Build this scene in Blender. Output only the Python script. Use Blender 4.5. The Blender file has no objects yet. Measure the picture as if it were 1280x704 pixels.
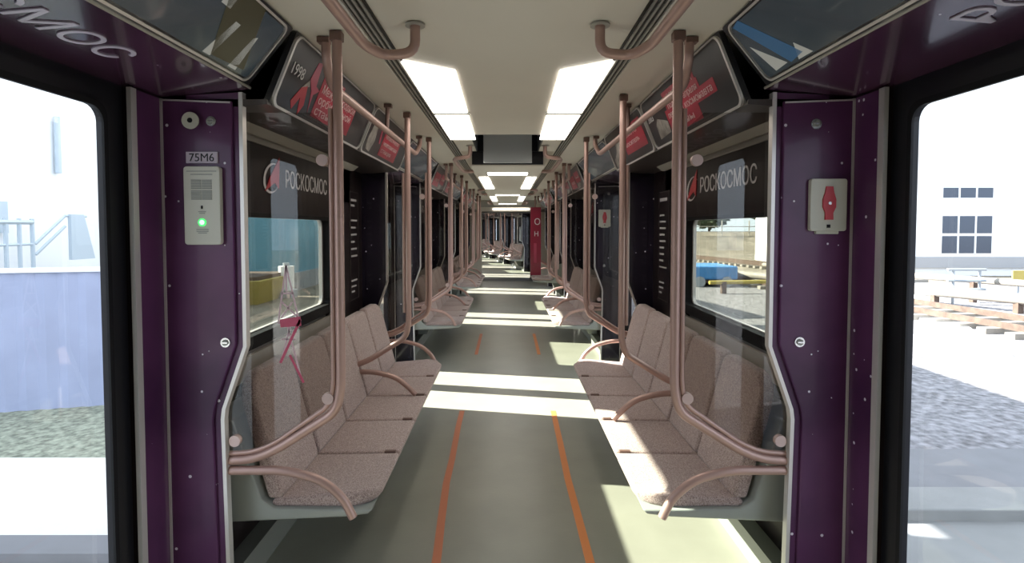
import bpy, bmesh, math, random
from mathutils import Vector, Matrix, Euler
random.seed(7)
SC = bpy.context.scene
COL = SC.collection
PI = math.pi

# ------------------------------------------------------------------ materials
MATS = {}
def nmat(name):
    m = bpy.data.materials.new(name); m.use_nodes = True
    nt = m.node_tree; b = nt.nodes['Principled BSDF']
    MATS[name] = m
    return m, nt, b
def pm(name, col, rough=.5, metal=0., spec=.5, emit=None, es=0., noise=0., nscale=20., bump=0., bscale=200., coat=0.):
    m, nt, b = nmat(name)
    b.inputs['Base Color'].default_value = (*col, 1); b.inputs['Roughness'].default_value = rough
    b.inputs['Metallic'].default_value = metal; b.inputs['Specular IOR Level'].default_value = spec
    b.inputs['Coat Weight'].default_value = coat; b.inputs['Coat Roughness'].default_value = .05
    if emit:
        b.inputs['Emission Color'].default_value = (*emit, 1); b.inputs['Emission Strength'].default_value = es
    if noise or bump:
        tc = nt.nodes.new('ShaderNodeTexCoord')
    if noise:
        n = nt.nodes.new('ShaderNodeTexNoise'); n.inputs['Scale'].default_value = nscale; n.inputs['Detail'].default_value = 3
        nt.links.new(tc.outputs['Object'], n.inputs['Vector'])
        r = nt.nodes.new('ShaderNodeValToRGB')
        r.color_ramp.elements[0].position = .3; r.color_ramp.elements[1].position = .7
        r.color_ramp.elements[0].color = (*[c * (1 - noise) for c in col], 1)
        r.color_ramp.elements[1].color = (*[min(1, c * (1 + noise)) for c in col], 1)
        nt.links.new(n.outputs['Fac'], r.inputs['Fac']); nt.links.new(r.outputs['Color'], b.inputs['Base Color'])
    if bump:
        n2 = nt.nodes.new('ShaderNodeTexNoise'); n2.inputs['Scale'].default_value = bscale
        nt.links.new(tc.outputs['Object'], n2.inputs['Vector'])
        bp = nt.nodes.new('ShaderNodeBump'); bp.inputs['Strength'].default_value = bump; bp.inputs['Distance'].default_value = .01
        nt.links.new(n2.outputs['Fac'], bp.inputs['Height']); nt.links.new(bp.outputs['Normal'], b.inputs['Normal'])
    return m
def star_mat(name, c1, c2, rough, sc=18., thr=.05, nscale=1.6, coat=.5, tint=(.8, .75, .85)):
    m, nt, b = nmat(name)
    tc = nt.nodes.new('ShaderNodeTexCoord')
    n = nt.nodes.new('ShaderNodeTexNoise'); n.inputs['Scale'].default_value = nscale; n.inputs['Detail'].default_value = 4
    nt.links.new(tc.outputs['Object'], n.inputs['Vector'])
    r = nt.nodes.new('ShaderNodeValToRGB')
    r.color_ramp.elements[0].position = .35; r.color_ramp.elements[1].position = .65
    r.color_ramp.elements[0].color = (*c1, 1); r.color_ramp.elements[1].color = (*c2, 1)
    nt.links.new(n.outputs['Fac'], r.inputs['Fac'])
    v = nt.nodes.new('ShaderNodeTexVoronoi'); v.inputs['Scale'].default_value = sc
    nt.links.new(tc.outputs['Object'], v.inputs['Vector'])
    sep = nt.nodes.new('ShaderNodeSeparateColor'); nt.links.new(v.outputs['Color'], sep.inputs['Color'])
    mu = nt.nodes.new('ShaderNodeMath'); mu.operation = 'MULTIPLY'; mu.inputs[1].default_value = thr * 2
    nt.links.new(sep.outputs['Red'], mu.inputs[0])
    lt = nt.nodes.new('ShaderNodeMath'); lt.operation = 'LESS_THAN'
    nt.links.new(v.outputs['Distance'], lt.inputs[0]); nt.links.new(mu.outputs[0], lt.inputs[1])
    mx = nt.nodes.new('ShaderNodeMix'); mx.data_type = 'RGBA'
    nt.links.new(lt.outputs[0], mx.inputs['Factor']); nt.links.new(r.outputs['Color'], mx.inputs[6]); mx.inputs[7].default_value = (*tint, 1)
    nt.links.new(mx.outputs[2], b.inputs['Base Color'])
    b.inputs['Roughness'].default_value = rough; b.inputs['Coat Weight'].default_value = coat; b.inputs['Coat Roughness'].default_value = .08; b.inputs['Specular IOR Level'].default_value = .25 if coat < .3 else .5
    return m
def glass_mat(name, tint, ior=1.45, gl=1.0):
    m = bpy.data.materials.new(name); m.use_nodes = True; nt = m.node_tree; nt.nodes.clear(); MATS[name] = m
    o = nt.nodes.new('ShaderNodeOutputMaterial'); t = nt.nodes.new('ShaderNodeBsdfTransparent'); g = nt.nodes.new('ShaderNodeBsdfGlossy')
    t.inputs['Color'].default_value = (*tint, 1); g.inputs['Roughness'].default_value = .01; g.inputs['Color'].default_value = (gl, gl, gl, 1)
    f = nt.nodes.new('ShaderNodeFresnel'); f.inputs['IOR'].default_value = ior
    ge = nt.nodes.new('ShaderNodeNewGeometry'); iv = nt.nodes.new('ShaderNodeMath'); iv.operation = 'SUBTRACT'; iv.inputs[0].default_value = 1
    nt.links.new(ge.outputs['Backfacing'], iv.inputs[1]); ml = nt.nodes.new('ShaderNodeMath'); ml.operation = 'MULTIPLY'
    nt.links.new(iv.outputs[0], ml.inputs[0]); nt.links.new(f.outputs[0], ml.inputs[1])
    mx = nt.nodes.new('ShaderNodeMixShader'); nt.links.new(ml.outputs[0], mx.inputs[0]); nt.links.new(t.outputs[0], mx.inputs[1]); nt.links.new(g.outputs[0], mx.inputs[2])
    nt.links.new(mx.outputs[0], o.inputs['Surface'])
    return m
def fabric_mat():
    m, nt, b = nmat('seat_fabric')
    tc = nt.nodes.new('ShaderNodeTexCoord')
    v = nt.nodes.new('ShaderNodeTexVoronoi'); v.feature = 'DISTANCE_TO_EDGE'; v.inputs['Scale'].default_value = 110
    nz = nt.nodes.new('ShaderNodeTexNoise'); nz.inputs['Scale'].default_value = 70
    mxv = nt.nodes.new('ShaderNodeMix'); mxv.data_type = 'RGBA'; mxv.inputs['Factor'].default_value = .03
    nt.links.new(tc.outputs['Object'], nz.inputs['Vector'])
    nt.links.new(tc.outputs['Object'], mxv.inputs[6]); nt.links.new(nz.outputs['Color'], mxv.inputs[7])
    nt.links.new(mxv.outputs[2], v.inputs['Vector'])
    r = nt.nodes.new('ShaderNodeValToRGB'); r.color_ramp.elements[0].position = .06; r.color_ramp.elements[1].position = .16
    r.color_ramp.elements[0].color = (.48, .375, .34, 1); r.color_ramp.elements[1].color = (.265, .19, .178, 1)
    nt.links.new(v.outputs['Distance'], r.inputs['Fac']); nt.links.new(r.outputs['Color'], b.inputs['Base Color'])
    b.inputs['Roughness'].default_value = .9; b.inputs['Sheen Weight'].default_value = .2
    bp = nt.nodes.new('ShaderNodeBump'); bp.inputs['Strength'].default_value = .25; bp.inputs['Distance'].default_value = .002
    nt.links.new(v.outputs['Distance'], bp.inputs['Height']); nt.links.new(bp.outputs['Normal'], b.inputs['Normal'])
    return m
fabric_mat()
pm('floor', (.275, .268, .222), .33, spec=.5, noise=.07, nscale=3, bump=.05, bscale=60)
pm('ceiling', (.68, .63, .545), .45, noise=.03, nscale=2)
pm('ceiling_gap', (.02, .018, .015), .6)
pm('lining_dark', (.014, .009, .010), .32, spec=.18)
pm('lining_brown', (.05, .04, .038), .35, coat=.3)
pm('plinth', (.24, .25, .225), .4)
pm('shell_outside', (.5, .52, .56), .4)
star_mat('purple_print', (.055, .017, .058), (.14, .048, .13), .34, thr=.06, coat=.12)
star_mat('header_print', (.045, .018, .040), (.085, .035, .07), .2, thr=.03, sc=12)
star_mat('black_star_print', (.008, .006, .012), (.02, .014, .028), .25, thr=.06, sc=16)
pm('copper_tube', (.47, .31, .27), .40, metal=.45, noise=.04, nscale=5)
pm('copper_dark', (.20, .12, .10), .45, metal=.4)
pm('copper_cap', (.62, .47, .44), .35, metal=.4)
pm('silver_trim', (.72, .69, .67), .35, metal=.5)
pm('steel', (.6, .6, .6), .25, metal=.9)
pm('black_rubber', (.010, .010, .012), .65, spec=.2)
pm('frame_black', (.010, .010, .014), .4, spec=.25)
pm('window_beige', (.50, .47, .43), .4)
pm('frame_beige', (.36, .34, .30), .4)
pm('seat_shell', (.31, .33, .30), .35)
pm('clip_brown', (.14, .08, .065), .5)
pm('screen_housing', (.02, .02, .024), .3, coat=.4)
pm('screen_face', (.012, .016, .02), .25, coat=.25, emit=(.08, .11, .13), es=.2)
pm('screen_blue', (.02, .05, .10), .3, emit=(.04, .13, .25), es=.35)
pm('screen_white', (.2, .2, .19), .3, emit=(.5, .5, .45), es=.35)
pm('screen_olive', (.02, .018, .01), .3, emit=(.09, .08, .04), es=.22)
pm('ad_face', (.022, .017, .02), .3, coat=.15, noise=.5, nscale=3)
pm('ad_red', (.40, .018, .045), .35, noise=.15, nscale=6)
pm('ad_pink', (.42, .05, .10), .35)
pm('ad_figure', (.33, .30, .27), .4, noise=.35, nscale=25)
pm('ad_text', (.72, .50, .50), .4)
pm('white_letter', (.72, .70, .72), .4)
pm('grey_letter', (.42, .40, .40), .4)
pm('lilac_letter', (.55, .50, .60), .35)
pm('box_ivory', (.56, .55, .47), .4)
pm('grille_grey', (.30, .31, .28), .6)
pm('signal_red', (.50, .02, .035), .35)
pm('led_green', (.02, .4, .06), .4, emit=(.08, 1, .2), es=1.2)
pm('label_white', (.55, .47, .55), .5)
pm('lamp_diffuser', (.9, .88, .8), .5, emit=(1, .95, .87), es=6)
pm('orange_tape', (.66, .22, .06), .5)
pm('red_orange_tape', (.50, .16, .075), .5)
pm('hatch_grey', (.70, .74, .75), .12, coat=.5)
pm('red_wrap', (.26, .012, .04), .3, coat=.4)
pm('bellows', (.03, .028, .03), .6)
pm('gravel', (.19, .185, .195), .95, noise=.55, nscale=9, bump=1., bscale=12)
pm('concrete', (.22, .22, .215), .85, noise=.1, nscale=2)
pm('concrete_white', (.6, .59, .56), .85, noise=.06, nscale=2)
pm('kerb_grey', (.155, .155, .165), .8, noise=.08, nscale=3)
pm('grass', (.235, .25, .19), .95, noise=.5, nscale=14)
pm('blue_fence', (.34, .375, .52), .7, noise=.08, nscale=1.5)
pm('white_plaster', (.80, .81, .82), .8)
pm('band_grey', (.33, .34, .36), .8)
pm('teal_cladding', (.13, .30, .40), .5, noise=.05, nscale=1)
pm('pane_blue', (.045, .06, .09), .15)
pm('pipe_pale', (.26, .24, .21), .6)
pm('rail_brown', (.09, .06, .045), .7, noise=.3, nscale=6)
pm('yellow_paint', (.42, .33, .08), .6)
pm('blue_paint', (.05, .22, .50), .5)
pm('yard_earth', (.19, .165, .13), .95, noise=.3, nscale=.6)
pm('metal_grey', (.3, .33, .36), .5)
pm('metal_pale', (.45, .52, .58), .5)
pm('tree_green', (.10, .13, .08), .95, noise=.4, nscale=3)
glass_mat('door_glass', (.97, .98, 1.0))
glass_mat('tinted_glass', (.77, .81, .78))
glass_mat('partition_glass', (.80, .78, .76), ior=1.55)
pm('sticker_red', (.45, .06, .12), .4)
pm('sticker_pink', (.55, .38, .42), .4)

# ------------------------------------------------------------------ frame of reference of a carriage
class Car:                       # x across, y along, z up; origin and turn in the world
    def __init__(s, o, a): s.o = Vector(o); s.a = a
    def pt(s, p):
        c, n = math.cos(s.a), math.sin(s.a)
        return Vector((s.o.x + c * p[0] - n * p[1], s.o.y + n * p[0] + c * p[1], s.o.z + p[2]))
CAR = Car((0, 0, 0), 0)

class MB:
    def __init__(s, sg=1): s.v = []; s.f = []; s.sg = sg; s.o = Vector((0, 0, 0))
    def add(s, vs, fs):
        n = len(s.v); s.v += [Vector(v) for v in vs]; s.f += [[i + n for i in f] for f in fs]; return s
    def box(s, x0, x1, y0, y1, z0, z1):
        vs = [(x, y, z) for x in (x0, x1) for y in (y0, y1) for z in (z0, z1)]
        return s.add(vs, [(0, 1, 3, 2), (4, 6, 7, 5), (0, 4, 5, 1), (2, 3, 7, 6), (0, 2, 6, 4), (1, 5, 7, 3)])
    def hexa(s, a, b):            # two rings of points
        n = len(a)
        return s.add(list(a) + list(b), [list(range(n))[::-1], list(range(n, 2 * n))] + [(i, (i + 1) % n, n + (i + 1) % n, n + i) for i in range(n)])
    def prism_xz(s, poly, y0, y1): return s.hexa([(x, y0, z) for x, z in poly], [(x, y1, z) for x, z in poly])
    def prism_yz(s, poly, x0, x1): return s.hexa([(x0, y, z) for y, z in poly], [(x1, y, z) for y, z in poly])
    def tube(s, pts, r, n=10, fil=.05):
        P = [Vector(p) for p in pts]; Q = [P[0]]
        for i in range(1, len(P) - 1):
            a = (P[i - 1] - P[i]); b = (P[i + 1] - P[i]); d = min(fil, a.length * .49, b.length * .49)
            p0 = P[i] + a.normalized() * d; p2 = P[i] + b.normalized() * d
            for k in range(6):
                t = k / 5; Q.append((1 - t) ** 2 * p0 + 2 * t * (1 - t) * P[i] + t * t * p2)
        Q.append(P[-1]); rings = []; up = None
        for i, p in enumerate(Q):
            t = ((Q[i + 1] if i < len(Q) - 1 else p) - (Q[i - 1] if i else p)).normalized()
            if up is None: up = Vector((0, 1, 0)) if abs(t.y) < .8 else Vector((1, 0, 0))
            u = (up - t * up.dot(t)).normalized(); w = t.cross(u); up = u
            rings.append([p + (u * math.cos(2 * PI * k / n) + w * math.sin(2 * PI * k / n)) * r for k in range(n)])
        b = len(s.v)
        for R in rings: s.v += R
        for i in range(len(rings) - 1):
            for k in range(n):
                s.f.append([b + i * n + k, b + i * n + (k + 1) % n, b + (i + 1) * n + (k + 1) % n, b + (i + 1) * n + k])
        s.f.append([b + k for k in range(n)][::-1]); s.f.append([b + (len(rings) - 1) * n + k for k in range(n)])
        return s
    def disc(s, c, d, r, h, n=20):   # short cylinder from c along d
        c = Vector(c); d = Vector(d).normalized()
        return s.tube([c, c + d * h], r, n)
    def ring(s, P, o, i, w0, w1, ro=.0, ri=.03, k=5):   # plate with a rounded hole; P maps (u, v, w) to a point
        def loop(q, r):
            u0, u1, v0, v1 = q; r = max(r, 1e-4); L = []
            for cu, cv, a in ((u1 - r, v1 - r, 0), (u0 + r, v1 - r, 90), (u0 + r, v0 + r, 180), (u1 - r, v0 + r, 270)):
                for j in range(k + 1):
                    t = math.radians(a + 90 * j / k); L.append((cu + r * math.cos(t), cv + r * math.sin(t)))
            return L
        A = loop(o, ro); B = loop(i, ri); n = len(A); vs = []
        for L, w in ((A, w0), (B, w0), (A, w1), (B, w1)): vs += [P(u, v, w) for u, v in L]
        fs = []
        for j in range(n):
            q = (j + 1) % n
            fs += [(j, q, n + q, n + j), (2 * n + j, 3 * n + j, 3 * n + q, 2 * n + q), (j, 2 * n + j, 2 * n + q, q), (n + j, n + q, 3 * n + q, 3 * n + j)]
        return s.add(vs, fs)
    def rrect(s, P, q, w0, w1, r=.02, k=5):              # rounded plate
        u0, u1, v0, v1 = q; L = []
        for cu, cv, a in ((u1 - r, v1 - r, 0), (u0 + r, v1 - r, 90), (u0 + r, v0 + r, 180), (u1 - r, v0 + r, 270)):
            for j in range(k + 1):
                t = math.radians(a + 90 * j / k); L.append((cu + r * math.cos(t), cv + r * math.sin(t)))
        return s.hexa([P(u, v, w0) for u, v in L], [P(u, v, w1) for u, v in L])
    def build(s, name, mat, parent=None, smooth=False, bevel=0, seg=3, at=None):
        """parent: part of that thing; at: a top-level thing that is one mesh, standing at `at`; else structure in carriage axes"""
        off = Vector(parent['_o']) if parent is not None else (Vector(at) if at is not None else Vector((0, 0, 0)))
        vs = [(v - off) for v in s.v]
        if s.sg < 0: vs = [Vector((-(v.x + off.x) - off.x, v.y, v.z)) for v in vs]
        me = bpy.data.meshes.new(name); me.from_pydata(vs, [], s.f)
        bm = bmesh.new(); bm.from_mesh(me); bmesh.ops.recalc_face_normals(bm, faces=bm.faces)
        if bevel:
            bmesh.ops.bevel(bm, geom=[e for e in bm.edges if e.calc_face_angle(0) > .6], offset=bevel, segments=seg, affect='EDGES', profile=.6, clamp_overlap=True)
        bm.to_mesh(me); bm.free()
        me.materials.append(MATS[mat])
        if smooth:
            for p in me.polygons: p.use_smooth = True
            try: me.set_sharp_from_angle(angle=math.radians(50))
            except Exception: pass
        o = bpy.data.objects.new(name, me); COL.objects.link(o); o['_o'] = tuple(off)
        if parent is not None: o.parent = parent; o.location = Vector((0, 0, 0)) if True else None
        elif at is not None: o.location = CAR.pt(at); o.rotation_euler.z = CAR.a
        else: o.location = CAR.o; o.rotation_euler.z = CAR.a
        return o
# for mirrored sides every |x| is given positive and the sign s turns it: MB(s)

def thing(name, loc, label, cat, group=None):
    o = bpy.data.objects.new(name, None); COL.objects.link(o); o.empty_display_size = .1
    o.location = CAR.pt(loc); o.rotation_euler.z = CAR.a; o['_o'] = tuple(loc)
    return tag(o, label, cat, group)
def tag(o, label, cat, group=None, kind=None):
    o['label'] = label; o['category'] = cat
    if group: o['group'] = group
    if kind: o['kind'] = kind
    return o
def struct(o): o['kind'] = 'structure'; return o
def lab(o, l): o['label'] = l; return o

def text(name, body, org, right, up, size, mat, parent, depth=.0012, align='LEFT', sx=1., bold=0., fit=None):
    cu = bpy.data.curves.new(name, 'FONT'); cu.body = body; cu.size = size; cu.extrude = depth; cu.align_x = align; cu.offset = bold
    cu.resolution_u = 3
    t = bpy.data.objects.new(name, cu); COL.objects.link(t)
    dg = bpy.context.evaluated_depsgraph_get(); dg.update()
    me = bpy.data.meshes.new_from_object(t.evaluated_get(dg)); bpy.data.objects.remove(t)
    r = Vector(right).normalized(); u = Vector(up).normalized(); n = r.cross(u)
    if fit and len(me.vertices):
        w = max(v.co.x for v in me.vertices) - min(v.co.x for v in me.vertices); sx = fit / w
    off = Vector(parent['_o']); org = Vector(org)
    for v in me.vertices: v.co = org - off + r * (v.co.x * sx) + u * v.co.y + n * v.co.z
    me.materials.clear(); me.materials.append(MATS[mat])
    o = bpy.data.objects.new(name, me); COL.objects.link(o); o['_o'] = tuple(off); o.parent = parent
    return o

def mir(s, p): return (s * p[0], p[1], p[2])
SIDE = {-1: 'left', 1: 'right'}
NEAR = ['nearest', 'second', 'third', 'fourth']

# ------------------------------------------------------------------ shared dimensions
H = 1.55; XW = 1.20; XD = 1.30; XO = 1.42; ZC = 2.29; XP = 1.01
LO_B = (.90, 2.02); HI = (.79, 2.285)       # sloped advert band: lower and upper edge
LO_D = (.965, 2.07)                        # over the doors
ROOF = 2.65

# ------------------------------------------------------------------ walls of one carriage
def walls(doors, y0, y1, tagname=''):
    """doors: list of (start, end). benches lie between."""
    bays = []
    e = y0
    for a, b in doors: bays.append((e, a)); e = b
    bays.append((e, y1))
    for s in (-1, 1):
        W = MB(s)
        for a, b in bays:
            if b - a > 2.2:
                wa, wb = b - 2.18, b - .85          # window opening
                if s > 0: wa, wb = b - 2.18, b - .85
                W.box(XW, XO, a, b, 0, .94); W.box(XW, XO, a, b, 2.0, ROOF)
                W.box(XW, XO, a, wa, .94, 2.0); W.box(XW, XO, wb + .5, b, .94, 2.0); W.box(XW, XW + .028, wb, wb + .5, .94, 2.0); W.box(XW, XO, wa, wb + .5, 1.74, 2.0)
            else: W.box(XW, XO, a, b, 0, ROOF)
        for a, b in doors:
            W.box(XD, 1.36, a, a + .17, 0, 2.05); W.box(XD, 1.36, b - .17, b, 0, 2.05); W.box(XD, XO, a, b, 2.05, ROOF)
        struct(W.build('wall_' + SIDE[s], 'lining_dark'))
        K = MB(s)
        for a, b in bays: K.box(1.12, XW, a, b, 0, .13)
        struct(K.build('baseboard_' + SIDE[s], 'plinth'))
    return bays

def window(s, a, b, big, idx):
    wa, wb = b - 2.18, b - .85
    P = lambda u, v, w: (XW + w, u, v)
    w = thing('window_%d' % idx, (0, (wa + wb) / 2, 1.0), '', 'window'); del w['label']; del w['category']; struct(w)
    MB(s).ring(P, (wa - .09, wb + .19, .86, 1.99), (wa - .03, wb + .03, .965, 1.95), -.022, .0, .09, .06).build('window_frame', 'window_beige', w, True)
    MB(s).rrect(P, (wa - .03, wb + .03, 1.62, 1.95), -.012, .0, .03).build('frieze_panel', 'lining_dark', w)
    MB(s).ring(P, (wa - .03, wb + .03, .985, 1.62), (wa + .03, wb - .03, 1.045, 1.60), -.016, .03, .05, .05).build('gasket', 'black_rubber', w)
    MB(s).ring(P, (wa + .005, wb + .08, .95, 1.735), (wa + .045, wb - .05, 1.05, 1.60), .03, .05, .05, .05).build('inner_frame', 'silver_trim', w)
    MB(s).rrect(P, (wa + .02, wb - .02, 1.03, 1.61), .052, .06, .05).build('pane', 'tinted_glass', w)
    # handle rail along the top of the wall
    MB(s).prism_xz([(1.085, 2.0), (1.13, 1.965), (1.15, 1.965), (1.15, 2.0)], a + .02, b - .5).build('top_rail', 'frame_beige', w)
    if not big: return
    # wordmark and swoosh on the frieze
    up = (0, 0, 1)
    if s < 0: text('lettering', 'РОСКОСМОС', (-1.186, a + .86, 1.765), (0, 1, 0), up, .13, 'white_letter', w, fit=.66)
    else: text('lettering', 'РОСКОСМОС', (1.186, a + 1.32, 1.765), (0, -1, 0), up, .13, 'white_letter', w, fit=.76)
    yc = a + .70 if s < 0 else a + 1.46
    d = 1 if s < 0 else -1       # reading direction along y
    E = MB(s)
    n = 28; A = []; B = []
    for k in range(n + 1):
        t = math.radians(25 + 290 * k / n)
        A.append((yc + d * .10 * math.cos(t), 1.80 + .075 * math.sin(t) + .02 * math.cos(t)))
        B.append((yc + d * (.012 + .09 * math.cos(t)), 1.802 + .067 * math.sin(t) + .02 * math.cos(t)))
    for k in range(n):
        E.hexa([(1.1865, *A[k]), (1.1865, *A[k + 1]), (1.1865, *B[k + 1]), (1.1865, *B[k])],
               [(1.1845, *A[k]), (1.1845, *A[k + 1]), (1.1845, *B[k + 1]), (1.1845, *B[k])])
    lab(E.build('emblem_ring', 'white_letter', w), 'white elliptical swoosh of the emblem')
    F = MB(s)
    F.prism_yz([(yc - d * .085, 1.73), (yc - d * .03, 1.80), (yc + d * .09, 1.915), (yc + d * .075, 1.75), (yc + d * .03, 1.78)], 1.186, 1.183)
    lab(F.build('emblem_arrow', 'signal_red', w), 'red arrow of the emblem')

def text_column(s, ya, yb, label, lines):
    """white printed lines on the dark wall between window and door"""
    w = thing('wall_notice', (s * XW, (ya + yb) / 2, 1.0), label, 'notice')
    P = lambda u, v, q: (XW + q, u, v)
    lab(MB(s).ring(P, (ya, yb, .99, 1.83), (ya + .006, yb - .006, .996, 1.824), -.006, .0, .01, .01).build('border_line', 'lining_brown', w), 'thin grey border line')
    for z, wd, hh in lines:
        q = (ya + .03, ya + .03 + wd) if s < 0 else (yb - .03 - wd, yb - .03)
        lab(MB(s).rrect(P, (q[0], q[1], z, z + hh * .8), -.0045, -.001, .003, 2).build('text_line', 'grey_letter', w), 'short pale line of small print')
    MB(s).box(XW - .003, XW - .0002, ya, yb, .99, 1.83).build('panel', 'lining_dark', w)
LINES = [(1.755, .15, .022), (1.715, .10, .02), (1.60, .16, .018), (1.545, .12, .018), (1.49, .15, .018), (1.435, .09, .018), (1.38, .15, .018), (1.325, .16, .018),
         (1.135, .15, .016), (1.09, .13, .016), (1.05, .08, .016)]
LINES2 = [(1.755, .19, .03), (1.64, .12, .018), (1.59, .16, .018), (1.54, .16, .018), (1.49, .13, .018), (1.44, .16, .018), (1.39, .12, .018), (1.34, .12, .018), (1.29, .10, .018), (1.24, .19, .014),
          (1.12, .13, .016), (1.08, .11, .016), (1.04, .07, .016)]

# ------------------------------------------------------------------ door zone parts
def door(s, a, b, idx):
    d = thing('door_%d' % idx, (s * XD, (a + b) / 2, 0), '', 'door'); del d['label']; del d['category']; struct(d)
    m = (a + b) / 2; P = lambda u, v, w: (XD + .02 + w, u, v)
    for u0, u1 in ((a + .165, m - .002), (m + .002, b - .165)):
        f = MB(s).ring(P, (u0, u1, .02, 2.06), (u0 + .10, u1 - .10, .18, 1.945), 0, .02, .005, .05).build('door_leaf', 'frame_black', d)
        MB(s).rrect(P, (u0 + .095, u1 - .095, .175, 1.95), .012, .018, .05).build('door_pane', 'door_glass', d)
        MB(s).ring(P, (u0 + .085, u1 - .085, .165, 1.96), (u0 + .103, u1 - .103, .185, 1.94), -.008, .0, .05, .05).build('window_seal', 'black_rubber', d)
    MB(s).box(XD + .07, XO, a + .17, b - .17, 0, .02).build('door_sill', 'steel', d)

def pocket_panel(s, y, face, label, extras, mat='purple_print', group=None):
    """fixed panel across the end of a bench bay; face = -1 looks towards the camera (-y)"""
    t = .022; ya, yb = (y, y + t) if face < 0 else (y - t, y)
    w = thing('door_pocket_panel', (s * 1.15, y, 0), label, 'wall panel', group)
    prof = [(XD, 0.0), (1.075, 0.0), (1.09, .82), (1.085, .86), (1.0, 1.10), (1.0, 2.055), (XD, 2.04)]
    lab(MB(s).prism_xz(prof, ya, yb).build('panel_board', mat, w), 'dark purple board printed with small white stars' if mat == 'purple_print' else 'black board printed with small white stars')
    edge = [(1.075, 0), (1.09, .82), (1.085, .86), (1.0, 1.10), (1.0, 2.055)]
    T = MB(s)
    for (x0, z0), (x1, z1) in zip(edge[:-1], edge[1:]):
        T.hexa([(x0 - .012, ya - .006, z0), (x0 + .002, ya - .006, z0), (x1 + .002, ya - .006, z1), (x1 - .012, ya - .006, z1)],
               [(x0 - .012, yb + .002, z0), (x0 + .002, yb + .002, z0), (x1 + .002, yb + .002, z1), (x1 - .012, yb + .002, z1)])
    lab(T.build('edge_trim', 'silver_trim', w), 'silver trim down the inner edge')
    if extras:
        yy = ya if face < 0 else yb; d = face
        h = [(1.285, .0), (1.105, .0), (1.118, .82), (1.11, .87), (1.025, 1.11), (1.025, 2.02), (1.285, 2.03)]
        q = 0.006
        lab(MB(s).hexa([(x, yy + d * .0, z) for x, z in h], [(x, yy + d * .012, z) for x, z in h]).build('hatch_cover', mat, w, bevel=.005, seg=2), 'raised hatch cover with rounded edge')
        lt = MB(s)
        lt.box(1.281, 1.291, min(yy, yy + d * .014), max(yy, yy + d * .014), 0, 2.03)
        lt.hexa([(1.291, yy, 2.028), (1.03, yy, 2.018), (1.03, yy, 2.012), (1.291, yy, 2.022)], [(1.291, yy + d * .014, 2.028), (1.03, yy + d * .014, 2.018), (1.03, yy + d * .014, 2.012), (1.291, yy + d * .014, 2.022)])
        lab(lt.build('hatch_edge', 'silver_trim', w), 'thin silver line around the hatch')
        for x, z, r in extras:
            l = MB(s); l.disc((x, yy + d * .012, z), (0, d, 0), r, .006, 24)
            lo = l.build('lock', 'steel', w, True)
            MB(s).disc((x, yy + d * .018, z), (0, d, 0), r * .62, .004, 20).build('lock_core', 'grille_grey', lo, True)
            MB(s).box(x - .011, x + .011, min(yy + d * .020, yy + d * .025), max(yy + d * .020, yy + d * .025), z - .003, z + .003).build('key_slot', 'steel', lo)
    return w

def header(s, a, b, big, label, grp=None):
    w = thing('door_header', (s * 1.15, (a + b) / 2, 2.05), label, 'header panel', grp)
    pr = [(XD + .02, 2.035), (LO_D[0] - .005, 2.066), (LO_D[0] - .005, 2.082), (XD + .02, 2.06)]
    MB(s).prism_xz(pr, a, b).build('header_board', 'header_print', w)
    lab(MB(s).tube([(LO_D[0] - .004, a, 2.072), (LO_D[0] - .004, b, 2.072)], .006, 8).build('edge_trim', 'frame_beige', w, True), 'pale trim along its inner edge')
    if big:
        u = Vector((-s * (XD + .02 - LO_D[0] + .005), 0, .031)).normalized()
        z = 2.0475
        if s < 0: text('lettering', 'РОСКОСМОС', (-1.17, a + .20, z - .0015), (0, 1, 0), u, .14, 'lilac_letter', w, fit=1.0, depth=.0015)
        else: text('lettering', 'РОСКОСМОС', (1.17, b - .70, z - .0015), (0, -1, 0), u, .14, 'lilac_letter', w, fit=1.0, depth=.0015)

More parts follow.
